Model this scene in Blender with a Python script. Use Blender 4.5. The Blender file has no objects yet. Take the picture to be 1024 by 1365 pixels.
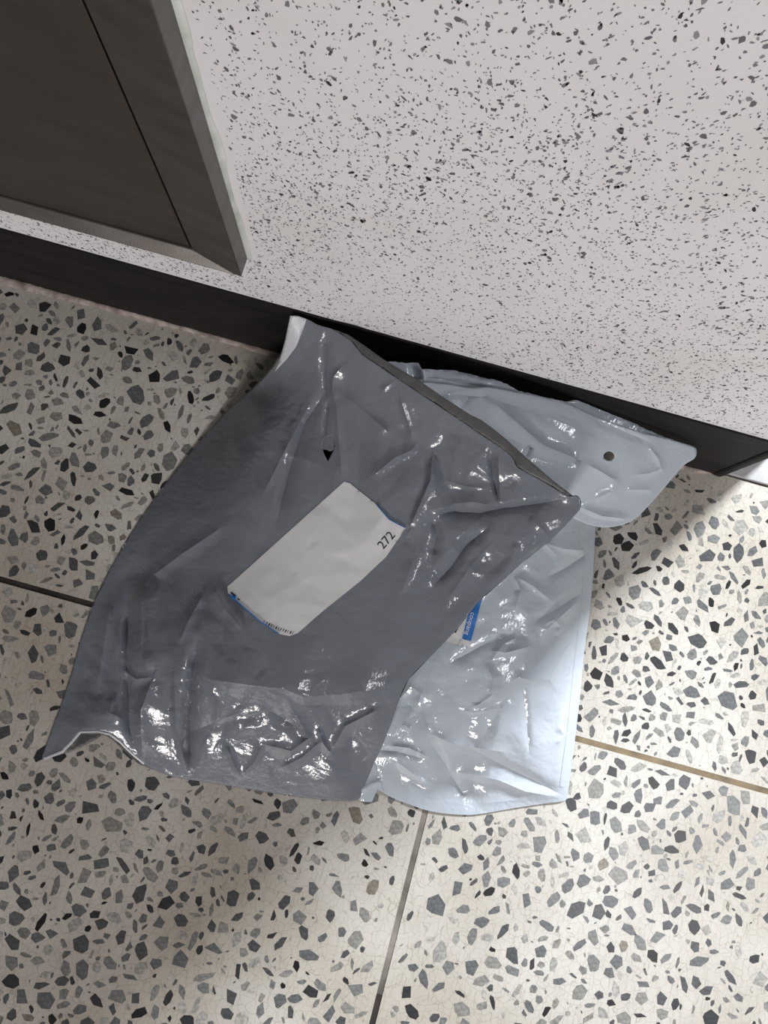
import bpy, math, random
import numpy as np
from mathutils import Matrix, Vector
from mathutils.geometry import delaunay_2d_cdt

random.seed(7)
RNG = np.random.default_rng(11)
scene = bpy.context.scene
COL = scene.collection

# ------------------------------------------------------------------ camera
H = 1.05                      # phone height above the floor (m)
FPX = 950.0                   # focal length in pixels of the 1024x1365 frame
ROLL = math.radians(15.45)    # the wall line runs down to the right
TILT = math.radians(8.97)     # looking almost straight down, a little to the wall
CR, SR, CT, ST = math.cos(ROLL), math.sin(ROLL), math.cos(TILT), math.sin(TILT)
F = Vector((0, ST, -CT)); UPV = Vector((0, CT, ST)); XV = Vector((1, 0, 0))
RIGHT = CR * XV + SR * UPV
CUP = -SR * XV + CR * UPV
cam_d = bpy.data.cameras.new('camera')
cam = bpy.data.objects.new('camera', cam_d)
COL.objects.link(cam)
m = Matrix((RIGHT, CUP, -F)).transposed().to_4x4()
m.translation = Vector((0, 0, H))
cam.matrix_world = m
cam_d.sensor_fit = 'VERTICAL'
cam_d.sensor_height = 36.0
cam_d.lens = FPX / 1365.0 * 36.0
cam_d.clip_start = 0.01
scene.camera = cam

# ------------------------------------------------------------------ light
world = bpy.data.worlds.new('world')
scene.world = world
world.use_nodes = True
bg = world.node_tree.nodes['Background']
bg.inputs['Color'].default_value = (1.0, 0.955, 0.92, 1)
bg.inputs['Strength'].default_value = 0.066

def area_light(name, loc, target, sx, sy, power, color):
    d = bpy.data.lights.new(name, 'AREA')
    d.shape = 'RECTANGLE'; d.size = sx; d.size_y = sy
    d.energy = power; d.color = color
    o = bpy.data.objects.new(name, d)
    o.location = loc
    o.rotation_euler = (Vector(target) - Vector(loc)).to_track_quat('-Z', 'Y').to_euler()
    COL.objects.link(o)
    return o

# lamp of the room beyond the doorway on the right
area_light('doorway_lamp_offscreen', (2.15, 2.95, 2.1), (0.5, 0.2, 0.0), 0.50, 0.50, 450, (0.93, 0.97, 1.0))
# ceiling tubes of the corridor, behind the photographer
area_light('corridor_tube_offscreen', (-0.3, -6.2, 2.4), (0.1, 0.3, 0.3), 2.4, 0.30, 262, (1.0, 0.935, 0.90))
# ceiling lamp further along the corridor, to the right
area_light('corridor_lamp_offscreen', (1.6, -0.6, 2.4), (0.4, 0.1, 0.0), 0.9, 0.20, 22, (0.98, 0.97, 1.0))

vs = scene.view_settings
vs.view_transform = 'Standard'; vs.look = 'None'; vs.gamma = 1.0
vs.exposure = -0.22
vs.use_curve_mapping = False

# ------------------------------------------------------------------ helpers
def uv_of(px, py):
    dx = np.asarray(px, float) - 512.0; dy = np.asarray(py, float) - 682.5
    return CR * dx + SR * dy, -SR * dx + CR * dy

def P(px, py, z):
    """world points on the rays through photo pixels at heights z"""
    u, v = uv_of(px, py)
    den = FPX * CT + v * ST
    t = (H - np.asarray(z, float)) / den
    return np.stack([u * t, (-v * CT + FPX * ST) * t, H - den * t], -1)

YW = 0.3443 * H               # wall plane
BAND = 0.170 * H              # top of the dark skirting
XCORNER = 0.4555 * H          # where the wall ends

def mesh_obj(name, verts, faces, mats=(), parent=None, mat_idx=None, smooth=False):
    me = bpy.data.meshes.new(name)
    me.from_pydata([tuple(v) for v in verts], [], [tuple(f) for f in faces])
    for mt in mats: me.materials.append(mt)
    if mat_idx is not None: me.polygons.foreach_set('material_index', mat_idx)
    if smooth: me.polygons.foreach_set('use_smooth', [True] * len(me.polygons))
    me.update()
    o = bpy.data.objects.new(name, me)
    COL.objects.link(o)
    if parent is not None: o.parent = parent
    return o

def box_geo(x0, x1, y0, y1, z0, z1):
    v = [(x, y, z) for z in (z0, z1) for y in (y0, y1) for x in (x0, x1)]
    f = [(0, 2, 3, 1), (4, 5, 7, 6), (0, 1, 5, 4), (2, 6, 7, 3), (0, 4, 6, 2), (1, 3, 7, 5)]
    return v, f

def box(name, b, mat, parent=None, bevel=0.0):
    v, f = box_geo(*b)
    o = mesh_obj(name, v, f, [mat], parent)
    if bevel:
        md = o.modifiers.new('bevel', 'BEVEL'); md.width = bevel; md.segments = 2
    return o

def struct(o):
    o['kind'] = 'structure'; return o

def tag(o, label, cat, group=None):
    o['label'] = label; o['category'] = cat
    if group: o['group'] = group
    return o

# ------------------------------------------------------------------ materials
def new_mat(name, color, rough=0.5, metal=0.0, spec=0.5):
    mt = bpy.data.materials.new(name)
    mt.use_nodes = True
    b = mt.node_tree.nodes['Principled BSDF']
    b.inputs['Base Color'].default_value = (*color, 1)
    b.inputs['Roughness'].default_value = rough
    b.inputs['Metallic'].default_value = metal
    b.inputs['Specular IOR Level'].default_value = spec
    return mt

def noise_mix(mt, c1, c2, scale, detail=6, lo=0.35, hi=0.65, stretch=(1, 1, 1), rot=(0, 0, 0)):
    nt = mt.node_tree; N = nt.nodes; L = nt.links
    tc = N.new('ShaderNodeTexCoord'); mp = N.new('ShaderNodeMapping')
    mp.inputs['Scale'].default_value = stretch
    mp.inputs['Rotation'].default_value = rot
    nz = N.new('ShaderNodeTexNoise'); nz.inputs['Scale'].default_value = scale
    nz.inputs['Detail'].default_value = detail
    rp = N.new('ShaderNodeValToRGB')
    rp.color_ramp.elements[0].position = lo; rp.color_ramp.elements[0].color = (*c1, 1)
    rp.color_ramp.elements[1].position = hi; rp.color_ramp.elements[1].color = (*c2, 1)
    L.new(tc.outputs['Object'], mp.inputs['Vector']); L.new(mp.outputs['Vector'], nz.inputs['Vector'])
    L.new(nz.outputs['Fac'], rp.inputs['Fac'])
    L.new(rp.outputs['Color'], N['Principled BSDF'].inputs['Base Color'])
    return tc, mp, nz, rp

def add_bump(mt, scale, strength, dist=0.001, detail=4, tex='noise', stretch=(1, 1, 1)):
    nt = mt.node_tree; N = nt.nodes; L = nt.links
    tc = N.new('ShaderNodeTexCoord'); mp = N.new('ShaderNodeMapping')
    mp.inputs['Scale'].default_value = stretch
    L.new(tc.outputs['Object'], mp.inputs['Vector'])
    if tex == 'noise':
        t = N.new('ShaderNodeTexNoise'); t.inputs['Detail'].default_value = detail
        out = t.outputs['Fac']
    else:
        t = N.new('ShaderNodeTexVoronoi'); t.feature = 'DISTANCE_TO_EDGE'
        out = t.outputs['Distance']
    t.inputs['Scale'].default_value = scale
    L.new(mp.outputs['Vector'], t.inputs['Vector'])
    bp = N.new('ShaderNodeBump'); bp.inputs['Strength'].default_value = strength
    bp.inputs['Distance'].default_value = dist
    L.new(out, bp.inputs['Height'])
    b = N['Principled BSDF']
    old = b.inputs['Normal'].links
    if old: L.new(old[0].from_socket, bp.inputs['Normal'])
    L.new(bp.outputs['Normal'], b.inputs['Normal'])

# speckled wall paint
M_WALL = new_mat('wall_paint', (0.80, 0.78, 0.79), 0.6)
noise_mix(M_WALL, (0.72, 0.70, 0.70), (0.79, 0.785, 0.81), 5.0, 5, 0.25, 0.5)
add_bump(M_WALL, 260, 0.25, 0.001)
M_FLECK = [new_mat('fleck_%d' % i, c, 0.6) for i, c in enumerate(
    [(0.13, 0.13, 0.15), (0.19, 0.19, 0.22), (0.27, 0.27, 0.31), (0.03, 0.03, 0.035)])]

# dark skirting paint
M_BAND = new_mat('skirting_paint', (0.02, 0.018, 0.017), 0.6, spec=0.2)
noise_mix(M_BAND, (0.006, 0.005, 0.005), (0.016, 0.0135, 0.013), 14, 8, 0.3, 0.7, (0.6, 1, 3.0))
add_bump(M_BAND, 40, 0.5, 0.002, 8, stretch=(0.7, 1, 3))
M_MORTAR = new_mat('mortar', (0.34, 0.28, 0.25), 0.85)
noise_mix(M_MORTAR, (0.20, 0.16, 0.14), (0.46, 0.39, 0.36), 60, 6)
add_bump(M_MORTAR, 180, 0.7, 0.002)

# terrazzo binder: off-white cement, hairline crazing, patches of dirt
M_CEM = new_mat('terrazzo_cement', (0.70, 0.69, 0.64), 0.42)
def cement_nodes(mt):
    nt = mt.node_tree; N = nt.nodes; L = nt.links
    tc, mp, nz, rp = noise_mix(mt, (0.375, 0.33, 0.27), (0.59, 0.57, 0.525), 3.2, 8, 0.30, 0.62)
    # crazing lines
    vo = N.new('ShaderNodeTexVoronoi'); vo.feature = 'DISTANCE_TO_EDGE'; vo.inputs['Scale'].default_value = 85
    nz2 = N.new('ShaderNodeTexNoise'); nz2.inputs['Scale'].default_value = 30
    mixv = N.new('ShaderNodeMix'); mixv.data_type = 'VECTOR'; mixv.inputs['Factor'].default_value = 0.03
    L.new(tc.outputs['Object'], nz2.inputs['Vector'])
    L.new(tc.outputs['Object'], mixv.inputs['A']); L.new(nz2.outputs['Color'], mixv.inputs['B'])
    L.new(mixv.outputs['Result'], vo.inputs['Vector'])
    r2 = N.new('ShaderNodeValToRGB')
    r2.color_ramp.elements[0].position = 0.0; r2.color_ramp.elements[0].color = (0.62, 0.59, 0.55, 1)
    r2.color_ramp.elements[1].position = 0.035; r2.color_ramp.elements[1].color = (1, 1, 1, 1)
    L.new(vo.outputs['Distance'], r2.inputs['Fac'])
    # fine brush-like scratches
    mp3 = N.new('ShaderNodeMapping'); mp3.inputs['Scale'].default_value = (90, 9, 1); mp3.inputs['Rotation'].default_value = (0, 0, 0.35)
    nz3 = N.new('ShaderNodeTexNoise'); nz3.inputs['Scale'].default_value = 4; nz3.inputs['Detail'].default_value = 5
    L.new(tc.outputs['Object'], mp3.inputs['Vector']); L.new(mp3.outputs['Vector'], nz3.inputs['Vector'])
    r3 = N.new('ShaderNodeValToRGB')
    r3.color_ramp.elements[0].position = 0.30; r3.color_ramp.elements[0].color = (0.72, 0.69, 0.65, 1)
    r3.color_ramp.elements[1].position = 0.46; r3.color_ramp.elements[1].color = (1, 1, 1, 1)
    L.new(nz3.outputs['Fac'], r3.inputs['Fac'])
    m1 = N.new('ShaderNodeMix'); m1.data_type = 'RGBA'; m1.blend_type = 'MULTIPLY'; m1.inputs['Factor'].default_value = 0.8
    m2 = N.new('ShaderNodeMix'); m2.data_type = 'RGBA'; m2.blend_type = 'MULTIPLY'; m2.inputs['Factor'].default_value = 0.6
    L.new(rp.outputs['Color'], m1.inputs['A']); L.new(r2.outputs['Color'], m1.inputs['B'])
    L.new(m1.outputs['Result'], m2.inputs['A']); L.new(r3.outputs['Color'], m2.inputs['B'])
    L.new(m2.outputs['Result'], N['Principled BSDF'].inputs['Base Color'])
cement_nodes(M_CEM)
add_bump(M_CEM, 300, 0.15, 0.001)
CHIP_COL = [(0.012, 0.012, 0.013), (0.032, 0.033, 0.036), (0.07, 0.073, 0.077), (0.115, 0.12, 0.124),
            (0.17, 0.174, 0.17), (0.23, 0.226, 0.21), (0.31, 0.305, 0.285), (0.38, 0.37, 0.34), (0.20, 0.175, 0.14)]
CHIP_W = [0.04, 0.09, 0.17, 0.21, 0.19, 0.14, 0.08, 0.05, 0.02]
M_CHIP = []
for i, c in enumerate(CHIP_COL):
    mt = new_mat('stone_%d' % i, c, 0.35)
    noise_mix(mt, tuple(k * 0.7 for k in c), tuple(min(1, k * 1.25) for k in c), 220, 4)
    M_CHIP.append(mt)
M_BRASS = new_mat('brass_strip', (0.20, 0.15, 0.09), 0.5, 0.3)
noise_mix(M_BRASS, (0.13, 0.10, 0.065), (0.30, 0.23, 0.14), 25, 5)
M_DIRTSTRIP = new_mat('blackened_strip', (0.02, 0.016, 0.013), 0.7)
noise_mix(M_DIRTSTRIP, (0.012, 0.01, 0.008), (0.05, 0.04, 0.033), 12, 5, 0.4, 0.75)
M_GREYSTRIP = new_mat('grey_strip', (0.18, 0.16, 0.14), 0.6)
noise_mix(M_GREYSTRIP, (0.08, 0.07, 0.06), (0.27, 0.24, 0.21), 16, 5, 0.35, 0.65)
M_SILL = new_mat('sill_stone', (0.66, 0.66, 0.67), 0.4)
noise_mix(M_SILL, (0.40, 0.40, 0.41), (0.47, 0.47, 0.48), 90, 5)

# steel
M_STEEL = new_mat('brushed_steel', (0.20, 0.185, 0.175), 0.42, 0.85)
noise_mix(M_STEEL, (0.115, 0.10, 0.09), (0.15, 0.132, 0.12), 9, 8, 0.3, 0.7, (1, 1, 4))
add_bump(M_STEEL, 60, 0.12, 0.001, 6, stretch=(12, 12, 1))
M_STEELF = new_mat('frame_steel', (0.27, 0.255, 0.245), 0.38, 0.8)
noise_mix(M_STEELF, (0.125, 0.115, 0.107), (0.17, 0.158, 0.15), 18, 8, 0.3, 0.7, (1, 1, 4))
add_bump(M_STEELF, 60, 0.1, 0.001, 6, stretch=(12, 12, 1))
M_SEALANT = new_mat('green_sealant', (0.50, 0.56, 0.49), 0.6)
noise_mix(M_SEALANT, (0.52, 0.58, 0.52), (0.74, 0.76, 0.74), 30, 5)

def film(name, c, rough=0.18, var=0.88):
    mt = new_mat(name, c, rough, 0.0, 0.55)
    noise_mix(mt, tuple(k * var for k in c), c, 22, 6, 0.3, 0.7)
    add_bump(mt, 48, 0.5, 0.0014, tex='voronoi', stretch=(1, 1.6, 1))
    add_bump(mt, 120, 0.35, 0.0008, tex='voronoi', stretch=(1.7, 1, 1))
    add_bump(mt, 420, 0.10, 0.0006, 3)
    return mt
M_FILM_A = film('grey_film', (0.196, 0.216, 0.250))
M_FILM_B = film('pale_film', (0.51, 0.565, 0.63), 0.15, 0.95)
M_INNER = new_mat('film_inside', (0.105, 0.10, 0.098), 0.5)
noise_mix(M_INNER, (0.080, 0.079, 0.080), (0.100, 0.098, 0.098), 90, 4)
M_WHITEFILM = film('white_film', (0.60, 0.61, 0.66), 0.4, 0.95)
M_PAPER = new_mat('label_paper', (0.66, 0.66, 0.67), 0.5)
M_BLUE = new_mat('label_blue', (0.02, 0.17, 0.52), 0.45)
M_INK = new_mat('black_ink', (0.008, 0.008, 0.01), 0.6)
M_GREYINK = new_mat('grey_ink', (0.22, 0.23, 0.27), 0.6)
M_WHITEINK = new_mat('white_ink', (0.72, 0.76, 0.82), 0.5)

# ------------------------------------------------------------------ floor
YD = -0.0739 * H              # divider parallel to the wall
XD = 0.160 * H                # divider at right angles to it
GW = 0.0042                   # half width of the strips
X0, X1, Y0 = -1.3, 1.9, -1.3
floor = struct(box('floor', (X0, X1 + 0.3, Y0, 3.4, -0.06, -0.012), M_CEM))
for (a, b, c, d) in ((X0, XD - GW, Y0, YD - GW), (XD + GW, X1, Y0, YD - GW),
                     (X0, XD - GW, YD + GW, YW), (XD + GW, X1, YD + GW, YW)):
    box('terrazzo_panel', (a, b, c, d, -0.012, 0.0), M_CEM, floor)
box('divider_strip', (X0, XD - GW, YD - GW, YD + GW, -0.012, -0.0012), M_DIRTSTRIP, floor)
box('divider_strip', (XD + GW, X1, YD - GW, YD + GW, -0.012, -0.0004), M_BRASS, floor)
box('divider_strip', (XD - GW, XD + GW, -0.45 * H, YW, -0.012, -0.0008), M_GREYSTRIP, floor)
box('divider_strip', (XD - GW, XD + GW, Y0, -0.45 * H, -0.012, -0.0012), M_DIRTSTRIP, floor)

# stone chips: dart throwing, big ones first; every chip a bevelled flat prism
def make_chips():
    cell = 0.02
    grid = {}
    def near(x, y, r):
        i, j = int(math.floor(x / cell)), int(math.floor(y / cell))
        for a in range(i - 2, i + 3):
            for b in range(j - 2, j + 3):
                for (cx, cy, cr) in grid.get((a, b), ()):
                    if (cx - x) ** 2 + (cy - y) ** 2 < (cr + r) ** 2: return True
        return False
    rnd = random.Random(5)
    chips = []
    xa, xb, ya, yb = -1.15, 1.1, -1.15, YW - 0.012
    # slow density field: some patches are packed, others nearly bare
    ph = [(rnd.uniform(-9, 9), rnd.uniform(-9, 9), rnd.uniform(0, 6.3)) for _ in range(7)]
    def dens(x, y): return sum(math.sin(a * x + b * y + p) for a, b, p in ph) / 7.0
    for (rlo, rhi, tries, gap) in ((0.0125, 0.0165, 720, 0.0008), (0.0095, 0.0125, 8900, 0.0008),
                                   (0.007, 0.0095, 24000, 0.0006), (0.0045, 0.007, 21000, 0.0006),
                                   (0.0016, 0.0045, 12000, 0.0006)):
        for _ in range(tries):
            x, y = rnd.uniform(xa, xb), rnd.uniform(ya, yb)
            if rnd.random() > 0.62 + 0.75 * dens(x, y): continue
            r = rnd.uniform(rlo, rhi)
            asp = rnd.choice((1.15, 1.3, 1.45, 1.7, 2.1, 2.8)) * rnd.uniform(0.95, 1.1)
            ang = rnd.uniform(0, math.pi)
            L_, W_ = r, r / asp
            k = max(1, int(round(asp * 1.6)))
            cs = []
            for q in range(k):
                s = 0 if k == 1 else (q / (k - 1) * 2 - 1) * (L_ - W_)
                cs.append((x + math.cos(ang) * s, y + math.sin(ang) * s, W_ * 0.98))
            if abs(y - YD) < L_ + GW and abs(y - YD) < GW + L_ * abs(math.sin(ang)) + W_ + 0.001: continue
            if abs(x - XD) < GW + L_ * abs(math.cos(ang)) + W_ + 0.001: continue
            if y + L_ > YW - 0.012: continue
            if any(near(a, b, c * 0.92 + gap) for a, b, c in cs): continue
            for (a, b, c) in cs:
                grid.setdefault((int(math.floor(a / cell)), int(math.floor(b / cell))), []).append((a, b, c))
            n = rnd.choice((4, 5, 5, 6, 6, 7))
            a0 = rnd.uniform(0, 6.28)
            poly = []
            for q in range(n):
                th = a0 + (q + rnd.uniform(-0.30, 0.30)) * 2 * math.pi / n
                rr = rnd.uniform(0.82, 1.24)
                ex, ey = math.cos(th) * L_ * rr, math.sin(th) * W_ * rr
                poly.append((ex * math.cos(ang) - ey * math.sin(ang), ex * math.sin(ang) + ey * math.cos(ang)))
            col = rnd.choices(range(len(CHIP_COL)), CHIP_W)[0]
            chips.append((x, y, r * W_, poly, col))
    return chips
CHIPS = make_chips()

def chip_geo(poly, x=0, y=0):
    n = len(poly)
    v = [(x + a, y + b, -0.0006) for a, b in poly] + [(x + a * 0.96, y + b * 0.96, 0.00025) for a, b in poly]
    f = [tuple(range(n, 2 * n))] + [(i, (i + 1) % n, n + (i + 1) % n, n + i) for i in range(n)]
    return v, f

def in_frame(x, y, z=0.0):
    d = Vector((x, y, z - H))
    w = d.dot(F)
    px = 512 + FPX * d.dot(RIGHT) / w; py = 682.5 - FPX * d.dot(CUP) / w
    return px, py
# outline of both bags in the photo: chips under them stay in the joined rest
COVER = [(388, 424), (690, 520), (928, 600), (848, 690), (793, 702), (756, 1065), (640, 1085), (470, 1068),
         (195, 1022), (57, 1013), (120, 820), (210, 660), (372, 480)]
def inside(px, py, poly):
    c = False; j = len(poly) - 1
    for i in range(len(poly)):
        xi, yi = poly[i]; xj, yj = poly[j]
        if (yi > py) != (yj > py) and px < (xj - xi) * (py - yi) / (yj - yi) + xi: c = not c
        j = i
    return c
vis, rest = [], []
for ch in CHIPS:
    px, py = in_frame(ch[0], ch[1])
    (vis if (5 < px < 1019 and 5 < py < 1360 and not inside(px, py, COVER)) else rest).append(ch)
vis.sort(key=lambda c: -c[2])
for (x, y, a, poly, col) in vis[:300]:
    v, f = chip_geo(poly)
    o = mesh_obj('stone_chip', v, f, [M_CHIP[col]], floor)
    o.location = (x, y, 0)
V, Fc, MI = [], [], []
for (x, y, a, poly, col) in vis[300:] + rest:
    v, f = chip_geo(poly, x, y); b = len(V)
    V += v; Fc += [tuple(i + b for i in q) for q in f]; MI += [col] * len(f)
o = mesh_obj('small_stone_chips', V, Fc, M_CHIP, floor, MI)
o['kind'] = 'stuff'

# ------------------------------------------------------------------ wall, skirting, sill
wall = struct(box('wall_back', (X0, XCORNER, YW, YW + 0.14, 0.0, 2.4), M_WALL))
bb = struct(box('baseboard_back', (X0, XCORNER + 0.003, YW - 0.003, YW + 0.03, 0.0, BAND), M_BAND))
# rounded, thickly painted arris of the skirting at the wall's end
box('painted_edge', (XCORNER - 0.010, XCORNER + 0.006, YW - 0.006, YW + 0.03, 0.0, BAND - 0.002), M_BAND, bb, 0.005)
box('return_band', (XCORNER, XCORNER + 0.003, YW + 0.02, YW + 0.14, 0.0, BAND), M_BAND, bb)
struct(box('trim_1', (XCORNER + 0.004, X1, YW + 0.003, YW + 0.42, -0.012, 0.004), M_SILL, None, 0.0015))
# jamb of the doorway that starts where the wall ends: it shades the skirting and the floor
struct(box('trim_2', (XCORNER + 0.003, 0.5300 * H, 0.4000 * H, 0.47 * H, 0.004, 2.1), M_WALL))

# uneven mortar bead along the foot of the skirting
def bead(name, xa, xb, w, h, parent):
    n = int((xb - xa) / 0.006)
    prof = [(0.0, 0.0), (0.35, 0.75), (0.75, 1.0), (1.0, 0.9)]
    V, Fc = [], []
    rnd = random.Random(3)
    ww = w
    for i in range(n + 1):
        x = xa + (xb - xa) * i / n
        ww += rnd.uniform(-0.0012, 0.0012); ww = min(max(ww, w * 0.55), w * 1.5)
        hh = h * rnd.uniform(0.6, 1.1)
        taper = min(1, i / 5, (n - i) / 5) if n > 10 else 1
        for (s, t) in prof:
            V.append((x, YW - 0.002 - ww * (1 - s) * max(taper, 0.2), t * hh))
    k = len(prof)
    for i in range(n):
        for j in range(k - 1):
            Fc.append((i * k + j, i * k + j + 1, (i + 1) * k + j + 1, (i + 1) * k + j))
    return mesh_obj(name, V, [f[::-1] for f in Fc], [M_MORTAR], parent, smooth=True)
bead('mortar_bead', X0, -0.05, 0.009, 0.006, bb)
bead('mortar_bead', 0.36, XCORNER - 0.01, 0.006, 0.004, bb)

# flecks of the speckled paint, thin raised blots
DX1 = -0.215 * H; DZ0 = 0.2747 * H
def flecks():
    rnd = random.Random(9)
    V, Fc, MI = [], [], []
    n = 76000
    ph = [(rnd.uniform(-16, 16), rnd.uniform(-16, 16), rnd.uniform(0, 6.3)) for _ in range(6)]
    for i in range(n):
        x = rnd.uniform(-0.95, XCORNER - 0.004); z = rnd.uniform(BAND + 0.003, 1.08)
        if x < DX1 + 0.012 and z > DZ0 - 0.006: continue
        d = sum(math.sin(a * x + b * z + p) for a, b, p in ph) / 6
        if rnd.random() > 0.72 + 0.5 * d: continue
        L_ = min(0.0031, 0.00046 + rnd.lognormvariate(math.log(0.00078), 0.60))
        asp = rnd.uniform(1.1, 3.0); W_ = L_ / asp
        ang = rnd.gauss(math.pi * 0.40, 0.8)
        k = rnd.choice((5, 6, 7))
        b = len(V); ca, sa = math.cos(ang), math.sin(ang)
        for q in range(k):
            th = (q + rnd.uniform(-0.3, 0.3)) * 2 * math.pi / k
            rr = rnd.uniform(0.55, 1.25)
            ex, ey = math.cos(th) * L_ * rr, math.sin(th) * W_ * rr
            V.append((x + ex * ca - ey * sa, YW - 0.00012, z + ex * sa + ey * ca))
        Fc.append(tuple(range(b, b + k)))
        MI.append(rnd.choices((0, 1, 2, 3), (0.36, 0.34, 0.24, 0.06))[0])
    o = mesh_obj('paint_flecks', V, Fc, M_FLECK, wall, MI)
    o['kind'] = 'stuff'
flecks()

# ------------------------------------------------------------------ steel hatch on the wall
YF = 0.3193 * H               # ridge of the frame
YP = 0.3300 * H               # recessed panel
XI = -0.2708 * H; ZI = 0.2863 * H
XL = -0.85; ZT = 1.35
door = bpy.data.objects.new('door_1', None); COL.objects.link(door)
door.location = (XL, YW, DZ0); struct(door)
def door_part(name, V, Fc, mat, bevel=0.0012):
    V = [(x - XL, y - YW, z - DZ0) for x, y, z in V]
    o = mesh_obj(name, V, Fc, [mat], door)
    if bevel:
        md = o.modifiers.new('bevel', 'BEVEL'); md.width = bevel; md.segments = 2; md.limit_method = 'ANGLE'
    return o
def prof_member(name, ring_a, ring_b, mat):
    n = len(ring_a)
    V = list(ring_a) + list(ring_b)
    Fc = [tuple(range(n))[::-1], tuple(range(n, 2 * n))] + [(i, (i + 1) % n, n + (i + 1) % n, n + i) for i in range(n)]
    return door_part(name, V, Fc, mat)
# right stile with mitred foot: ring = wall outer, ridge outer, inner lip, inner back
prof_member('frame_stile', [(DX1, YW, DZ0), (DX1, YF, DZ0), (XI, YP, ZI), (XI, YW, ZI)],
            [(DX1, YW, ZT), (DX1, YF, ZT), (XI, YP, ZT), (XI, YW, ZT)], M_STEELF)
prof_member('frame_rail', [(XL, YW, DZ0), (XL, YF, DZ0), (XL, YP, ZI), (XL, YW, ZI)],
            [(DX1, YW, DZ0), (DX1, YF, DZ0), (XI, YP, ZI), (XI, YW, ZI)], M_STEELF)
v, f = box_geo(XL, XI - 0.0025, YP + 0.0012, YW, ZI + 0.0008, ZT)
door_part('door_panel', v, f, M_STEEL)
v, f = box_geo(XI - 0.0026, XI + 0.0002, YW - 0.0015, YW, ZI, ZT)
door_part('frame_rebate', v, f, M_STEELF, 0)
# smeared sealant along the frame
V, Fc = [], []
rnd = random.Random(4); n = 90
for i in range(n + 1):
    z = DZ0 - 0.001 + (ZT - DZ0) * i / n
    w = 0.0045 + rnd.uniform(-0.0012, 0.0012) + 0.0015 * math.sin(i * 0.5)
    V += [(DX1 - 0.001, YW - 0.004, z), (DX1 + 0.0015, YW - 0.0022, z), (DX1 + w, YW - 0.0003, z)]
for i in range(n):
    for j in range(2):
        Fc.append((i * 3 + j, i * 3 + j + 1, (i + 1) * 3 + j + 1, (i + 1) * 3 + j))
door_part('sealant_bead', V, Fc, M_SEALANT, 0)

# ------------------------------------------------------------------ film sheets
def tps(ctrl, reg=2e-5):
    c = np.array(ctrl, float); xy = c[:, :2] / 500.0; z = c[:, 2]
    def U(r2): return 0.5 * r2 * np.log(np.maximum(r2, 1e-12))
    n = len(c)
    K = U(((xy[:, None] - xy[None]) ** 2).sum(-1)) + reg * np.eye(n)
    Pm = np.hstack([np.ones((n, 1)), xy])
    A = np.zeros((n + 3, n + 3)); A[:n, :n] = K; A[:n, n:] = Pm; A[n:, :n] = Pm.T
    w = np.linalg.solve(A, np.concatenate([z, np.zeros(3)]))
    def f(px, py):
        q = np.stack([px, py], -1) / 500.0
        out = np.zeros(len(q))
        for s in range(0, len(q), 20000):
            qq = q[s:s + 20000]
            out[s:s + 20000] = U(((qq[:, None] - xy[None]) ** 2).sum(-1)) @ w[:n] + w[n] + qq @ w[n + 1:]
        return out
    return f

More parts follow.
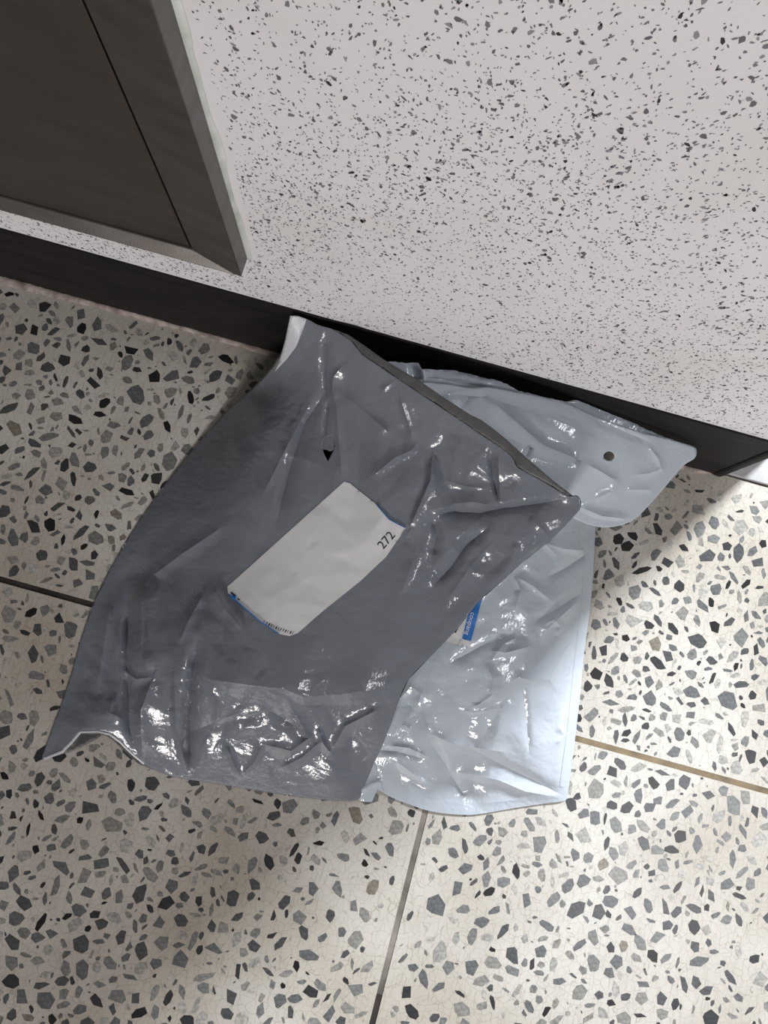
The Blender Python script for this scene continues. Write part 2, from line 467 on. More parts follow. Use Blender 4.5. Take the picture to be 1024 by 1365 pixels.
class Facets:
    """piecewise flat random relief (a triangulated field): creased film"""
    def __init__(self, spacing, seed, angle=0.0, stretch=1.0, soft=1):
        r = np.random.default_rng(seed)
        W, Hh = 1030, 1370
        ca, sa = math.cos(angle), math.sin(angle)
        R = 1700.0
        n1 = int(R / (spacing * stretch)) + 2; n2 = int(R / spacing) + 2
        a, b = np.meshgrid(np.arange(n1), np.arange(n2), indexing='ij')
        a = (a + r.uniform(-0.48, 0.48, a.shape)) * spacing * stretch - R / 2
        b = (b + r.uniform(-0.48, 0.48, b.shape)) * spacing - R / 2
        x = (a * ca - b * sa + 512).ravel(); y = (a * sa + b * ca + 690).ravel()
        k = (x > -120) & (x < W + 120) & (y > 280) & (y < 1230)
        x, y = x[k], y[k]
        h = r.uniform(-1, 1, len(x))
        res = delaunay_2d_cdt([Vector((float(p), float(q))) for p, q in zip(x, y)], [], [], 0, 1e-4)
        vx = np.array([v[:] for v in res[0]]); orig = [o[0] for o in res[3]]
        hv = h[orig]
        img = np.zeros((Hh, W))
        for t in res[2]:
            p = vx[list(t)]; hh = hv[list(t)]
            x0, x1 = max(0, int(p[:, 0].min())), min(W - 1, int(p[:, 0].max()) + 1)
            y0, y1 = max(0, int(p[:, 1].min())), min(Hh - 1, int(p[:, 1].max()) + 1)
            if x1 < x0 or y1 < y0: continue
            gx, gy = np.meshgrid(np.arange(x0, x1 + 1), np.arange(y0, y1 + 1))
            d = (p[1, 1] - p[2, 1]) * (p[0, 0] - p[2, 0]) + (p[2, 0] - p[1, 0]) * (p[0, 1] - p[2, 1])
            if abs(d) < 1e-6: continue
            l0 = ((p[1, 1] - p[2, 1]) * (gx - p[2, 0]) + (p[2, 0] - p[1, 0]) * (gy - p[2, 1])) / d
            l1 = ((p[2, 1] - p[0, 1]) * (gx - p[2, 0]) + (p[0, 0] - p[2, 0]) * (gy - p[2, 1])) / d
            l2 = 1 - l0 - l1
            ins = (l0 >= -1e-3) & (l1 >= -1e-3) & (l2 >= -1e-3)
            val = l0 * hh[0] + l1 * hh[1] + l2 * hh[2]
            sub = img[y0:y1 + 1, x0:x1 + 1]
            sub[ins] = val[ins]
        for _ in range(soft):
            img[1:-1, 1:-1] = (img[1:-1, 1:-1] * 2 + img[:-2, 1:-1] + img[2:, 1:-1] + img[1:-1, :-2] + img[1:-1, 2:]) / 6
        self.img = img
    def __call__(self, px, py):
        x = np.clip(px, 0, 1027.9); y = np.clip(py, 0, 1367.9)
        i = x.astype(int); j = y.astype(int); fx = x - i; fy = y - j
        g = self.img
        return (g[j, i] * (1 - fx) * (1 - fy) + g[j, i + 1] * fx * (1 - fy) + g[j + 1, i] * (1 - fx) * fy + g[j + 1, i + 1] * fx * fy)

def poly_dist(px, py, line):
    """distance to a polyline, signed side and position along it (0..1)"""
    best = np.full(len(px), 1e9); side = np.zeros(len(px)); along = np.zeros(len(px))
    L = [math.dist(line[i], line[i + 1]) for i in range(len(line) - 1)]; tot = sum(L); acc = 0
    for i in range(len(line) - 1):
        (ax, ay), (bx, by) = line[i], line[i + 1]
        dx, dy = bx - ax, by - ay; q = max(dx * dx + dy * dy, 1e-9)
        t = np.clip(((px - ax) * dx + (py - ay) * dy) / q, 0, 1)
        ex, ey = px - (ax + t * dx), py - (ay + t * dy)
        d = np.hypot(ex, ey); k = d < best
        best[k] = d[k]; side[k] = (dx * ey - dy * ex)[k]; along[k] = (acc + t * L[i])[k] / tot
        acc += L[i]
    return best, side, along

def creases(px, py, items):
    """items: (polyline, height, width right of travel, width left of travel)"""
    out = np.zeros(len(px))
    for (line, amp, wr, wl) in items:
        d, s, a = poly_dist(px, py, line)
        w = np.where(s > 0, wr, wl)
        p = np.maximum(0, 1 - d / w)
        p = p * (0.35 + 0.65 * p)
        out += 1.35 * amp * p * np.minimum(1, np.minimum(a, 1 - a) * 5 + 0.25)
    return out

def blob(px, py, cx, cy, rx, ry, rot=0.0):
    c, s = math.cos(rot), math.sin(rot)
    x = ((px - cx) * c + (py - cy) * s) / rx; y = (-(px - cx) * s + (py - cy) * c) / ry
    return np.clip(1.35 - np.sqrt(x * x + y * y), 0, 0.6) / 0.6

def refine(line, step, closed=True):
    out = []
    n = len(line)
    for i in range(n if closed else n - 1):
        a, b = line[i], line[(i + 1) % n]
        k = max(1, int(math.dist(a, b) / step))
        for q in range(k): out.append((a[0] + (b[0] - a[0]) * q / k, a[1] + (b[1] - a[1]) * q / k))
    if not closed: out.append(line[-1])
    return out

def smooth_line(pts, closed=True):
    """Catmull-Rom through control points for a soft film edge"""
    n = len(pts); out = []
    for i in range(n if closed else n - 1):
        p = [pts[(i + k) % n] if closed else pts[min(max(i + k, 0), n - 1)] for k in (-1, 0, 1, 2)]
        for t in (0.0, 0.25, 0.5, 0.75):
            out.append(tuple(0.5 * (2 * p[1][c] + (p[2][c] - p[0][c]) * t + (2 * p[0][c] - 5 * p[1][c] + 4 * p[2][c] - p[3][c]) * t * t
                                    + (3 * p[1][c] - p[0][c] - 3 * p[2][c] + p[3][c]) * t ** 3) for c in (0, 1)))
    if not closed: out.append(tuple(pts[-1]))
    return out

def in_poly(px, py, poly):
    c = np.zeros(len(px), bool); j = len(poly) - 1
    for i in range(len(poly)):
        xi, yi = poly[i]; xj, yj = poly[j]
        if yi != yj:
            c ^= ((yi > py) != (yj > py)) & (px < (xj - xi) * (py - yi) / (yj - yi) + xi)
        j = i
    return c

def sheet(name, outline, zfun, spacing, mats, parent, origin, holes=(), solid=0.0, lines=(), sharp=0):
    """film sheet: triangulated inside its outline, lifted to zfun, real 3-D points"""
    bnd = refine(outline, spacing)
    pts = [tuple(p) for p in bnd]; edges = [(i, (i + 1) % len(bnd)) for i in range(len(bnd))]
    hl = []
    for h in holes:
        hb = refine(h, spacing * 0.7); b = len(pts)
        pts += hb; edges += [(b + i, b + (i + 1) % len(hb)) for i in range(len(hb))]; hl.append(hb)
    xs = [p[0] for p in bnd]; ys = [p[1] for p in bnd]
    gx, gy = np.meshgrid(np.arange(min(xs), max(xs), spacing), np.arange(min(ys), max(ys), spacing * 0.87))
    gx[1::2] += spacing / 2
    gx = gx.ravel() + RNG.uniform(-0.2, 0.2, gx.size) * spacing; gy = gy.ravel() + RNG.uniform(-0.2, 0.2, gy.size) * spacing
    k = in_poly(gx, gy, bnd)
    gx, gy = gx[k], gy[k]
    d, _, _ = poly_dist(gx, gy, list(bnd) + [bnd[0]])
    k = d > spacing * 0.55
    for hb in hl:
        dh, _, _ = poly_dist(gx, gy, hb + [hb[0]])
        k &= (dh > spacing * 0.4) & ~in_poly(gx, gy, hb)
    for ln in lines:
        la = refine(ln, spacing, closed=False); lx = np.array([p[0] for p in la]); ly = np.array([p[1] for p in la])
        dl, _, _ = poly_dist(lx, ly, list(bnd) + [bnd[0]])
        ok = in_poly(lx, ly, bnd) & (dl > spacing)
        for hb in hl: ok &= ~in_poly(lx, ly, hb)
        b = len(pts); ids = {}
        for i in range(len(la)):
            if ok[i]: ids[i] = len(pts); pts.append(la[i])
        edges += [(ids[i], ids[i + 1]) for i in range(len(la) - 1) if i in ids and i + 1 in ids]
        dg, _, _ = poly_dist(gx, gy, ln); k &= dg > spacing * 0.5
    pts += list(zip(gx[k].tolist(), gy[k].tolist()))
    res = delaunay_2d_cdt([Vector(p) for p in pts], edges, [], 0, 1e-3)
    vx = np.array([v[:] for v in res[0]]); tri = np.array([list(t) for t in res[2]])
    c = vx[tri].mean(1)
    keep = in_poly(c[:, 0], c[:, 1], bnd)
    for hb in hl: keep &= ~in_poly(c[:, 0], c[:, 1], hb)
    tri = tri[keep]
    z = zfun(vx[:, 0], vx[:, 1])
    w = P(vx[:, 0], vx[:, 1], z)
    w[:, 1] = np.minimum(w[:, 1], YW - 0.0045)
    # upward-facing winding
    a, b2, c2 = w[tri[:, 0]], w[tri[:, 1]], w[tri[:, 2]]
    flip = np.cross(b2 - a, c2 - a)[:, 2] < 0
    tri[flip] = tri[flip][:, ::-1]
    used = np.unique(tri); remap = -np.ones(len(w), int); remap[used] = np.arange(len(used))
    o = mesh_obj(name, w[used] - np.array(origin), remap[tri], mats, parent, smooth=True)
    if sharp: o.data.set_sharp_from_angle(angle=math.radians(sharp))
    if solid:
        md = o.modifiers.new('film', 'SOLIDIFY'); md.thickness = solid; md.offset = -1
        if len(mats) > 1: md.material_offset = 1
    return o

FA = Facets(70, 1, 0.5, 1.5, 1); FB = Facets(34, 2, 0.9, 1.4, 0); FC = Facets(15, 3, 0.3, 1.3, 0); FD = Facets(8, 4, 0.0, 1.2, 0)
FE = Facets(46, 5, -0.6, 1.7, 0)

# ---- front bag: outline (x, y, height)
OUT_A = [(388, 423, .195), (408, 425, .200), (424, 433, .203), (441, 438, .207), (455, 446, .210), (468, 455, .212), (482, 472, .213),
         (499, 484, .216), (530, 505, .220), (560, 525, .224), (607, 556, .228), (636, 576, .230), (654, 588, .230), (668, 597, .230),
         (682, 609, .229), (689, 622, .228), (702, 630, .228), (724, 642, .226), (757, 661, .224), (768, 660, .224), (774, 666, .222),
         (773, 679, .215), (752, 702, .200), (732, 722, .186), (696, 750, .170), (668, 776, .160), (640, 800, .150), (610, 838, .136), (575, 874, .124),
         (545, 905, .112), (531, 935, .100), (521, 965, .082), (510, 993, .060), (497, 1020, .034), (484, 1052, .010), (474, 1067, .003),
         (430, 1066, .003), (380, 1060, .003), (320, 1050, .003), (262, 1041, .003), (225, 1034, .003), (196, 1021, .004), (176, 1004, .014),
         (160, 988, .024), (146, 978, .031), (130, 974, .033), (108, 975, .028), (95, 991, .016), (83, 1002, .010), (57, 1013, .003),
         (63, 988, .003), (80, 942, .003), (95, 897, .003), (108, 850, .003), (126, 800, .003), (148, 756, .003), (175, 710, .003),
         (213, 655, .004), (252, 605, .006), (300, 550, .016), (338, 516, .040), (364, 488, .085), (377, 465, .130)]
IN_A = [(430, 470, .180), (470, 520, .172), (540, 560, .188), (600, 600, .198), (650, 645, .203), (700, 655, .214), (740, 682, .204),
        (350, 555, .085), (420, 600, .128), (330, 640, .100), (255, 690, .055), (200, 720, .022), (480, 660, .150), (560, 680, .168), (640, 725, .172),
        (690, 715, .184), (400, 720, .126), (300, 760, .094), (220, 770, .052), (480, 780, .130), (560, 800, .140), (610, 785, .148),
        (350, 850, .116), (450, 880, .116), (520, 895, .114), (270, 880, .104), (212, 870, .074), (150, 850, .030), (130, 920, .024), (205, 950, .055),
        (300, 912, .112), (400, 920, .112), (490, 920, .108), (300, 970, .070), (400, 978, .068), (470, 985, .058), (255, 965, .062),
        (350, 1028, .031), (300, 1022, .030), (400, 1034, .030), (450, 1040, .026), (255, 1022, .020), (195, 990, .022), (170, 960, .036), (110, 950, .020)]
def low_top(L): return [(x, y, z if z < .12 else .12 + (z - .12) * .72) for x, y, z in L]
OUT_A = low_top(OUT_A); IN_A = low_top(IN_A)
TA = tps(OUT_A + IN_A)
CR_A = [
    ([(434, 445), (433, 490), (434, 528)], -.006, 9, 14), ([(456, 488), (444, 503), (443, 520), (447, 535)], .004, 6, 16),
    ([(431, 526), (405, 566), (388, 620), (370, 690)], -.006, 12, 18), ([(415, 535), (385, 590), (350, 660)], .004, 14, 14),
    ([(437, 535), (434, 560), (433, 582)], -.004, 7, 7), ([(448, 535), (452, 590), (456, 640)], .003, 10, 12),
    ([(455, 524), (490, 552), (522, 580)], .005, 22, 12), ([(533, 528), (543, 560), (551, 587)], .004, 7, 12),
    ([(499, 633), (526, 610), (549, 600), (556, 590)], .0045, 10, 14), ([(509, 521), (528, 506)], .003, 8, 8),
    ([(574, 687), (607, 683), (640, 684), (668, 678), (715, 672), (760, 664)], -.010, 26, 9),
    ([(566, 692), (606, 671), (630, 669), (664, 675)], .005, 8, 18),
    ([(652, 590), (657, 637), (664, 668)], -.006, 6, 14), ([(664, 605), (667, 664)], .003, 8, 10),
    ([(576, 610), (574, 640), (562, 668), (548, 700)], .007, 6, 22), ([(594, 640), (620, 648), (650, 652)], .003, 9, 9),
    ([(650, 703), (620, 729), (600, 757), (578, 782)], -.007, 16, 12), ([(660, 720), (630, 752), (596, 800)], .003, 14, 16),
    ([(576, 692), (582, 712), (577, 740)], -.006, 10, 14), ([(540, 720), (552, 745), (535, 790)], .003, 14, 10),
    ([(738, 712), (694, 744), (646, 786)], .007, 14, 30), ([(706, 690), (722, 705), (733, 717)], .003, 10, 10),
    ([(690, 722), (680, 752), (665, 775)], .004, 12, 12),
    ([(187, 778), (189, 830), (188, 870), (200, 904)], .015, 18, 36), ([(165, 893), (181, 905), (203, 903)], .005, 10, 10),
    ([(170, 800), (168, 885), (172, 970), (184, 1008)], -.010, 14, 18), ([(203, 905), (187, 950), (190, 1012)], .010, 12, 30),
    ([(148, 800), (140, 850), (130, 915)], .005, 14, 12), ([(150, 930), (146, 950), (162, 958)], .004, 10, 10),
    ([(262, 856), (257, 893), (254, 950), (252, 1029)], -.014, 14, 15), ([(232, 900), (234, 970), (250, 1030)], .007, 7, 26),
    ([(283, 782), (300, 812), (322, 838)], .005, 12, 10), ([(272, 790), (250, 830), (238, 860)], .004, 14, 12),
    ([(300, 700), (240, 740), (190, 778)], .004, 14, 14),
    ([(259, 897), (281, 906), (340, 914), (377, 918), (405, 929), (450, 926), (506, 918)], .008, 26, 50),
    ([(256, 975), (300, 958), (362, 948), (400, 972)], -.005, 18, 14), ([(386, 940), (400, 962), (412, 984), (388, 1001), (350, 992)], .006, 10, 14),
    ([(428, 988), (402, 1010), (374, 1024)], .006, 9, 9), ([(424, 970), (430, 990), (442, 1006)], .005, 10, 8),
    ([(505, 945), (460, 968), (442, 1000)], .006, 10, 14), ([(302, 995), (312, 1020), (320, 1035)], .006, 8, 9), ([(350, 993), (340, 1015), (322, 1034)], .004, 9, 9),
    ([(283, 915), (290, 950), (286, 962), (320, 950), (360, 946)], .005, 8, 10),
]
def crumple_a(px, py):
    d, _, _ = poly_dist(px, py, [p[:2] for p in OUT_A] + [OUT_A[0][:2]])
    edge = np.clip(d / 22.0, 0, 1)
    right = blob(px, py, 640, 690, 130, 110); slope = blob(px, py, 385, 968, 150, 62, 0.06); left = blob(px, py, 190, 860, 110, 150)
    top = blob(px, py, 470, 560, 140, 130, 0.5)
    z = creases(px, py, CR_A)
    z += FA(px, py) * (.0034 + .005 * right + .004 * left)
    z += FB(px, py) * (.0018 + .0034 * right + .0024 * left + .0024 * slope + .0016 * top)
    z += FC(px, py) * (.0006 + .0006 * right + .0013 * slope + .0005 * left + .0004 * top)
    z += FD(px, py) * (.00016 + .00055 * slope + .0001 * right)
    return z * edge
def z_front(px, py):
    return np.maximum(TA(px, py) + crumple_a(px, py), 0.0022)

# ---- back bag: body and flap
OUT_B = [(556, 508, .150), (620, 512, .150), (690, 530, .148), (740, 580, .130), (772, 640, .085), (794, 690, .036), (794, 702, .030), (791, 760, .022), (788, 800, .019),
         (783, 840, .017), (778, 880, .016), (773, 930, .014), (768, 975, .012), (763, 1015, .009), (759, 1045, .006), (756, 1063, .003), (751, 1068, .003), (727, 1071, .003), (687, 1077, .003),
         (640, 1085, .003), (614, 1086, .003), (577, 1082, .003), (545, 1072, .003), (512, 1057, .003), (506, 1036, .014), (499, 1012, .026),
         (488, 1000, .030), (470, 960, .030), (465, 880, .030), (478, 780, .035), (500, 680, .050), (530, 580, .100)]
IN_B = [(650, 600, .135), (730, 700, .100), (765, 740, .058), (700, 780, .103), (640, 800, .105), (750, 820, .070), (770, 860, .036), (700, 870, .096), (620, 880, .098), (560, 900, .088),
        (740, 920, .058), (690, 950, .078), (620, 960, .080), (560, 960, .066), (530, 930, .064), (720, 1000, .040), (660, 1005, .050), (600, 1000, .052), (540, 1010, .038),
        (560, 1050, .009), (620, 1055, .009), (680, 1050, .012), (532, 1045, .009), (735, 1045, .014), (760, 960, .024), (560, 780, .085), (590, 680, .105)]
TB = tps(OUT_B + IN_B)
CR_B = [
    ([(724, 722), (744, 742)], .004, 9, 9), ([(728, 724), (752, 732), (779, 734)], .005, 8, 14),
    ([(686, 768), (694, 786), (690, 800), (687, 816)], .005, 8, 12), ([(689, 769), (712, 782), (736, 802)], .0045, 8, 12),
    ([(783, 738), (756, 756), (730, 770)], -.005, 14, 10), ([(771, 793), (742, 812), (712, 830)], -.007, 14, 10), ([(772, 800), (748, 822), (726, 842), (735, 830)], .004, 8, 12),
    ([(600, 884), (640, 862), (682, 846)], -.005, 12, 14), ([(655, 867), (675, 870), (706, 862)], .005, 10, 10), ([(690, 850), (672, 858), (655, 880)], .003, 8, 8),
    ([(649, 886), (657, 905), (656, 927), (640, 938), (626, 945)], .005, 8, 12), ([(678, 910), (690, 903), (709, 907), (733, 906), (742, 888), (754, 866), (766, 854)], .005, 9, 11),
    ([(697, 912), (701, 950), (706, 1005)], -.005, 8, 8), ([(764, 870), (752, 900), (748, 940), (744, 985)], .003, 16, 10),
    ([(534, 926), (553, 948), (569, 978), (583, 1003), (600, 1029)], -.009, 20, 10), ([(566, 952), (574, 978), (603, 992), (641, 998), (676, 1003)], .007, 16, 12),
    ([(620, 994), (680, 1025), (752, 1061)], -.006, 18, 12), ([(600, 1028), (640, 1034), (665, 1040), (700, 1055), (750, 1064)], .006, 12, 14),
    ([(502, 1000), (530, 1002), (566, 1012)], -.007, 8, 8), ([(520, 994), (545, 997), (568, 1008)], .006, 7, 7), ([(528, 1014), (548, 1030), (572, 1048)], .005, 9, 9),
    ([(600, 1030), (612, 1050), (620, 1062)], -.004, 10, 10), ([(640, 1072), (690, 1066), (735, 1062)], .002, 7, 7),
    ([(533, 932), (548, 915), (562, 925), (556, 942)], .003, 8, 8), ([(610, 945), (632, 950), (690, 940)], .004, 8, 10), ([(536, 965), (548, 972)], .003, 7, 7),
    ([(745, 968), (752, 980), (742, 992)], .004, 8, 8), ([(727, 832), (738, 826), (748, 835), (742, 846)], .004, 8, 8),
]
def crumple_b(px, py):
    d, _, _ = poly_dist(px, py, [p[:2] for p in OUT_B] + [OUT_B[0][:2]])
    edge = np.clip(d / 20.0, 0, 1)
    mid = blob(px, py, 670, 880, 110, 120); low = blob(px, py, 600, 1000, 120, 60)
    z = 0.7 * creases(px, py, CR_B)
    z += FE(px, py) * (.0022 + .003 * mid + .0025 * low) + FB(py, px) * (.0010 + .0022 * mid + .0016 * low)
    z += FC(py, px) * (.0005 + .0010 * mid + .0006 * low) + FD(px, py) * (.00010 + .00024 * mid + .0001 * low)
    return z * edge
def z_body(px, py):
    return np.maximum(TB(px, py) + crumple_b(px, py), 0.0022)

OUT_F = [(560, 514, .163), (592, 512, .165), (626, 517, .166), (651, 516, .166), (690, 523, .165), (728, 530, .162), (757, 537, .158), (789, 552, .152), (819, 564, .146),
         (858, 577, .136), (885, 583, .128), (905, 589, .122), (926, 596, .112), (929, 604, .108), (925, 612, .105), (910, 622, .103), (882, 655, .098), (865, 674, .096), (848, 691, .094), (832, 699, .094),
         (812, 703, .096), (795, 702, .099), (776, 696, .104), (755, 686, .112), (720, 664, .130), (680, 640, .148), (640, 600, .160), (600, 560, .163)]
IN_F = [(660, 560, .172), (720, 590, .168), (812, 608, .140), (780, 650, .132), (840, 650, .116), (870, 610, .122), (760, 570, .162), (830, 680, .102), (700, 630, .156)]
TF = tps(OUT_F + IN_F)
CR_F = [
    ([(662, 540), (694, 567), (724, 593), (770, 612)], -.006, 22, 14), ([(768, 611), (800, 628), (820, 640)], .005, 18, 12), ([(820, 634), (816, 655), (792, 666)], .003, 9, 12),
    ([(836, 653), (869, 653)], .002, 8, 8), ([(866, 596), (878, 612), (882, 625), (866, 631), (846, 633)], .0025, 8, 8), ([(774, 676), (803, 688), (820, 690), (838, 693)], .006, 7, 12),
    ([(708, 596), (700, 610)], -.005, 8, 8), ([(600, 525), (650, 530), (700, 545), (760, 568), (800, 590)], .004, 16, 12), ([(610, 548), (625, 532), (650, 528)], -.004, 12, 9),
    ([(790, 556), (830, 574), (868, 590)], -.003, 10, 8), ([(640, 520), (610, 522), (590, 528)], .003, 8, 10), ([(600, 535), (612, 545), (622, 560)], .003, 9, 9),
]
def z_flap(px, py):
    d, _, _ = poly_dist(px, py, [p[:2] for p in OUT_F] + [OUT_F[0][:2]])
    edge = np.clip(d / 14.0, 0.0, 1)
    z = TF(px, py) + edge * (creases(px, py, CR_F) + FE(py, px) * .0012 + FB(py, px) * .0008 + FC(px, py) * .0003 + FD(px, py) * .00006)
    return np.maximum(z, 0.003)

def root(name, px, py):
    o = bpy.data.objects.new(name, None); COL.objects.link(o)
    w = P(px, py, 0.0)
    o.location = (float(w[0]), float(w[1]), 0.0)
    return o, (float(w[0]), float(w[1]), 0.0)

def ribbon(name, line, zfun, off, half, mat, parent, origin, dz=0.0004):
    """narrow band along a pixel polyline lying on a sheet"""
    ln = refine(line, 3.0, closed=False); a = np.array(ln)
    t = np.gradient(a, axis=0); n = np.stack([-t[:, 1], t[:, 0]], -1); n /= np.maximum(np.linalg.norm(n, axis=1, keepdims=True), 1e-6)
    rows = [a + n * (off + k * half) for k in (-1, 0, 1)]
    V = []
    for r, k in zip(rows, (0, 1, 0)):
        V.append(P(r[:, 0], r[:, 1], zfun(r[:, 0], r[:, 1]) + dz * (1 + k)))
    V = np.concatenate(V) - np.array(origin); m_ = len(ln)
    Fc = [(j * m_ + i, j * m_ + i + 1, (j + 1) * m_ + i + 1, (j + 1) * m_ + i) for j in range(2) for i in range(m_ - 1)]
    return mesh_obj(name, V, Fc, [mat], parent, smooth=True)

# ---- build the back bag
bag_b, ob = root('mailer_bag', 640, 1000)
tag(bag_b, 'pale blue-grey plastic mailer bag with punched hole in its top flap, against the black skirting', 'mailer bag', 'plastic mailer bags')
sheet('body', smooth_line([p[:2] for p in OUT_B]), z_body, 2.5, [M_FILM_B], bag_b, ob, lines=[c[0] for c in CR_B], sharp=13)
HOLE_F = [(812 + 7.2 * math.cos(t * math.pi / 8), 608 + 6.4 * math.sin(t * math.pi / 8)) for t in range(16)]
sheet('flap', smooth_line([p[:2] for p in OUT_F]), z_flap, 2.6, [M_FILM_B], bag_b, ob, [HOLE_F], 0.0003, [c[0] for c in CR_F], 13)
# rear sheet with the torn rim, standing between flap and skirting
rim_top = [(505, 486), (519, 482), (545, 484), (558, 484), (563, 492), (580, 493), (600, 493), (620, 497), (640, 502), (660, 506), (676, 512), (692, 521), (724, 529), (757, 536), (771, 533), (786, 538), (815, 549), (838, 560), (865, 574), (890, 584), (922, 595)]
rt = refine(rim_top, 4, closed=False)
rt = [(x + random.uniform(-.5, .5), y + random.uniform(-.9, .7)) for x, y in rt]
RIM = rt + [(926, 606), (890, 600), (850, 596), (800, 585), (740, 565), (680, 545), (620, 535), (560, 528), (520, 520)]
TR = tps([(505, 486, .140), (545, 484, .150), (563, 492, .150), (600, 493, .152), (650, 503, .152), (692, 521, .152), (757, 536, .146), (815, 549, .132), (865, 574, .116), (922, 595, .104),
          (926, 606, .098), (850, 596, .108), (800, 585, .118), (740, 565, .130), (680, 545, .136), (620, 535, .138), (560, 528, .134), (520, 520, .125)])
CR_R = [([(562, 488), (566, 505), (560, 520)], .008, 7, 12), ([(580, 503), (615, 504), (660, 513)], .004, 8, 8), ([(548, 486), (552, 500), (556, 512)], -.006, 8, 8)]
sheet('rear_sheet', RIM, lambda x, y: np.minimum(TR(x, y) + creases(x, y, CR_R) + FE(x, y) * .001, TF(x, y) - .004), 3.5, [M_FILM_B, M_INNER], bag_b, ob, (), 0.0003)
# underside of the bag, resting on the floor
def z_under_b(px, py):
    d, _, _ = poly_dist(px, py, [p[:2] for p in OUT_B] + [OUT_B[0][:2]])
    up = np.clip((700 - py) / 200.0, 0, 1)
    return np.maximum(0.0012, np.minimum(TB(px, py) - np.minimum(d * 0.004, 0.10 - 0.07 * up), z_body(px, py) - 0.0008))
sheet('underside', smooth_line([p[:2] for p in OUT_B]), z_under_b, 12, [M_FILM_B], bag_b, ob)
# tucked corner fold beside the front bag
FOLD = [(478, 1066), (484, 1045), (492, 1020), (499, 1010), (505, 1030), (512, 1057), (503, 1052), (496, 1069), (486, 1069)]
TFO = tps([(478, 1066, .003), (499, 1010, .024), (512, 1057, .004), (496, 1069, .003), (490, 1045, .010), (503, 1040, .012), (505, 1030, .016)])
sheet('corner_fold', FOLD, lambda x, y: np.maximum(TFO(x, y) + creases(x, y, [([(482, 1056), (495, 1046), (508, 1042)], .005, 6, 12)]), .0018), 2.5, [M_FILM_B], bag_b, ob)
ribbon('side_seam', [(791, 712), (787, 800), (777, 880), (767, 975), (757, 1050)], z_body, 8, 3.0, M_FILM_B, bag_b, ob, 0.0005)

# ---- build the front bag
bag_a, oa = root('mailer_bag', 350, 960)
tag(bag_a, 'dark grey torn-open plastic mailer bag with large white shipping label, leaning on the pale bag', 'mailer bag', 'plastic mailer bags')
SM_A = smooth_line([p[:2] for p in OUT_A])
HOLE_A = [(430, 598), (431, 589), (434, 583), (439, 581), (444, 583), (446, 590), (445, 599), (441, 607), (437, 615), (433, 607)]
sheet('front_sheet', SM_A, z_front, 2.5, [M_FILM_A], bag_a, oa, [HOLE_A], 0.00025, [c[0] for c in CR_A], 13)
# rear sheet: longer than the front one at the torn mouth, so its dark inside shows as a strip
MOUTH = [(450, 441), (464, 446), (485, 460), (510, 478), (526, 488), (545, 499), (560, 508), (592, 530), (626, 552), (642, 560), (657, 571), (672, 583), (703, 611), (738, 641), (764, 661)]
STRIP_Z = [(450, 441, .2095), (485, 460, .2135), (526, 488, .221), (560, 508, .227), (592, 530, .231), (626, 552, .234), (657, 571, .2355), (672, 583, .2355), (703, 611, .234), (738, 641, .229), (764, 661, .2245)]
OUT_R = [p[:2] for p in OUT_A[:4]] + MOUTH + [p[:2] for p in OUT_A[19:41]] + [(196, 1023), (184, 1018), (168, 1003), (150, 986), (138, 979), (126, 987), (108, 996), (92, 1003), (57, 1013)] + [p[:2] for p in OUT_A[50:]]
STRIP_Z = low_top(STRIP_Z)
TRA = tps(OUT_A + IN_A + STRIP_Z)
def z_rear_a(px, py):
    poly = [p[:2] for p in OUT_A]
    d, _, _ = poly_dist(px, py, poly + [poly[0]])
    ins = in_poly(px, py, poly)
    full = np.clip((py - 560) / 260.0, 0, 1)
    z = TRA(px, py) - np.where(ins, np.minimum(d * 0.0030, 0.012 + 0.10 * full), 0.0)
    z = np.where(ins, np.minimum(z, z_front(px, py) - 0.0008), z)
    inb = in_poly(px, py, [p[:2] for p in OUT_B])
    low = np.where(inb, np.minimum(z_body(px, py) + 0.002, z_front(px, py) - 0.0012), 0.0012)
    inf = in_poly(px, py, [p[:2] for p in OUT_F])
    low = np.where(inf, np.maximum(low, np.minimum(z_flap(px, py) + 0.003, z_front(px, py) - 0.0012)), low)
    z = np.where(~ins, TRA(px, py), z); low = np.where(ins, low, 0.0012)
    z = np.where((~ins) & (py > 960) & (px < 220), 0.0015, z)
    return np.maximum(z, low)
sheet('rear_sheet', OUT_R, z_rear_a, 4.0, [M_INNER, M_FILM_A], bag_a, oa, (), 0.0003)
# white side strip of the mouth, the peeled adhesive tape
STRIP = [(387, 421), (398, 422), (411, 426), (403, 442), (395, 462), (383, 478), (366, 496), (374, 476), (380, 455)]
TST = tps([(p[0], p[1], 0.0) for p in STRIP])
sheet('adhesive_strip', STRIP, lambda x, y: z_front(x, y) + 0.0022 + 0.00028 * np.clip(396 - x + (440 - y) * 0.33, -12, 22), 3.0, [M_WHITEFILM], bag_a, oa, (), 0.0003)
ribbon('edge_highlight', [(58, 1012), (83, 1002), (95, 990), (107, 976)], z_front, 0, 1.8, M_WHITEFILM, bag_a, oa, 0.0006)  # both ribbons: rim highlight of the lifted film edge, painted as white film
ribbon('edge_highlight', [(107, 976), (130, 975), (146, 979), (160, 989), (176, 1005), (192, 1018)], z_front, 0, 1.3, M_WHITEFILM, bag_a, oa, 0.0006)
# little tab of film hanging inside the punched hole
sheet('hole_tab', [(429, 600), (431, 588), (434, 582), (440, 580), (446, 584), (447, 599), (440, 602), (434, 599)], lambda x, y: z_front(x, y) - 0.0007, 2.5, [M_FILM_A], bag_a, oa)

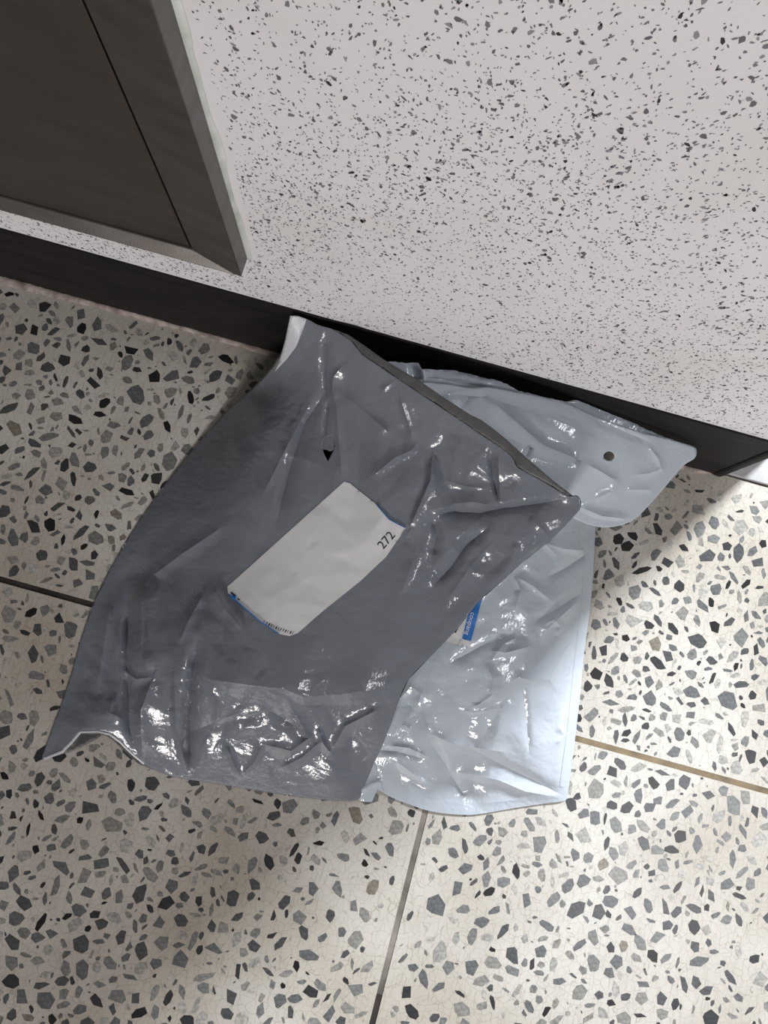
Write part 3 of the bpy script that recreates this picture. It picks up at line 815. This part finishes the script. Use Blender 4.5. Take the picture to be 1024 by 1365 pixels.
# ---- labels printed and stuck on the bags
def patch(name, poly, zfun, dz, mat, parent, origin, spacing=3.0):
    return sheet(name, poly, lambda x, y: zfun(x, y) + dz, spacing, [mat], parent, origin)
def text_on(name, s, org, r, up, size, zfun, dz, mat, parent, origin, align='LEFT', bold=0.0):
    """flat lettering laid on a film surface: r, up = unit pixel directions"""
    cu = bpy.data.curves.new('lettering', 'FONT'); cu.body = s; cu.size = size; cu.align_x = align; cu.offset = bold
    cu.resolution_u = 3
    tmp = bpy.data.objects.new('lettering', cu)
    me0 = tmp.to_mesh()
    co = np.array([v.co[:2] for v in me0.vertices]); fs = [tuple(p.vertices) for p in me0.polygons]
    tmp.to_mesh_clear(); bpy.data.objects.remove(tmp); bpy.data.curves.remove(cu)
    px = org[0] + co[:, 0] * r[0] + co[:, 1] * up[0]; py = org[1] + co[:, 0] * r[1] + co[:, 1] * up[1]
    w = P(px, py, zfun(px, py) + dz) - np.array(origin)
    return mesh_obj(name, w, fs, [mat], parent)

# big shipping label of the front bag
LC = {'l': (302, 786), 'b': (384, 848), 'r': (541, 704), 't': (459, 642)}
LBL = [(303, 782), (309, 777), (380, 713), (459, 642), (466, 644), (500, 671), (519, 692), (541, 704), (515, 742), (480, 775), (430, 815), (397, 844), (386, 848), (372, 845), (345, 828), (320, 806), (304, 791)]
lab_a = patch('shipping_label', LBL, z_front, 0.0009, M_PAPER, bag_a, oa)
lab_a['label'] = 'white paper shipping label with thin blue border line'
def on_label(px, py): return z_front(px, py)
ribbon('blue_border', [(306, 792), (322, 807), (346, 828), (372, 845)], on_label, 0, 0.8, M_BLUE, lab_a, oa, 0.0013)
ribbon('blue_border', [(502, 673), (519, 692.5), (540, 703.5)], on_label, 0, 0.6, M_BLUE, lab_a, oa, 0.0013)
rB = (0.735, -0.678); dA = (0.80, 0.60); upA = (-0.72, -0.69)
text_on('printed_number', '272', (511, 733), (0.66, -0.75), (-0.80, -0.60), 17, on_label, 0.0014, M_INK, lab_a, oa)
patch('blue_block', [(308, 797), (312, 791), (315, 794), (313, 801)], on_label, 0.0014, M_BLUE, lab_a, oa, 2)
patch('printed_mark', [(308, 788.5), (314, 793), (313, 795), (307.5, 790.5)], on_label, 0.0015, M_INK, lab_a, oa, 2)
patch('printed_mark', [(316.5, 797), (320, 799), (319, 800.5), (316, 798.5)], on_label, 0.0015, M_INK, lab_a, oa, 2)
for k in range(4):
    x, y = 316 + k * 4.6, 800.5 + k * 4.2
    patch('printed_mark', [(x, y), (x + 1.8, y + 1.4), (x + 1.2, y + 2.8), (x - .6, y + 1.4)], on_label, 0.0014, M_GREYINK, lab_a, oa, 2)
for k in range(13):
    t = k / 12.0
    x, y = 353 + 38 * t, 826.5 + 15.5 * t ** 0.75
    w_ = random.choice((0.5, 0.9, 1.3))
    patch('barcode_bar', [(x, y), (x + w_, y + w_ * .6), (x + w_ - 2.0, y + w_ * .6 + 3.4), (x - 2.0, y + 3.4)], on_label, 0.0014, M_INK, lab_a, oa, 3)

# label of the back bag, half under the front bag
LBB = [(580, 849), (592, 854), (625.5, 864), (628.5, 855), (634, 830), (642, 800), (646, 780), (610, 780)]
lab_b = patch('shipping_label', LBB, z_body, 0.0009, M_PAPER, bag_b, ob)
lab_b['label'] = 'white shipping label with blue brand strip'
def on_b(px, py): return z_body(px, py)
patch('blue_strip', [(616, 851.3), (628, 855), (634, 832), (641.5, 803), (645, 788), (631.5, 787), (624.5, 817.5)], on_b, 0.0014, M_BLUE, lab_b, ob)
text_on('brand_lettering', 'coupang', (628.3, 815.5), (-0.285, 0.958), (0.958, 0.285), 9.4, on_b, 0.0021, M_WHITEINK, lab_b, ob, bold=0.012)
patch('printed_mark', [(605, 840), (607, 838), (610, 836), (611, 838), (609, 841), (608, 844), (605.5, 843)], on_b, 0.0014, M_INK, lab_b, ob, 2)
for k in range(4):
    x, y = 613.8 - k * 1.1, 852.5 + k * 2.2
    patch('printed_mark', [(x, y), (x + .8, y + .2), (x + .5, y + 1.3), (x - .3, y + 1.1)], on_b, 0.0014, M_INK, lab_b, ob, 2)
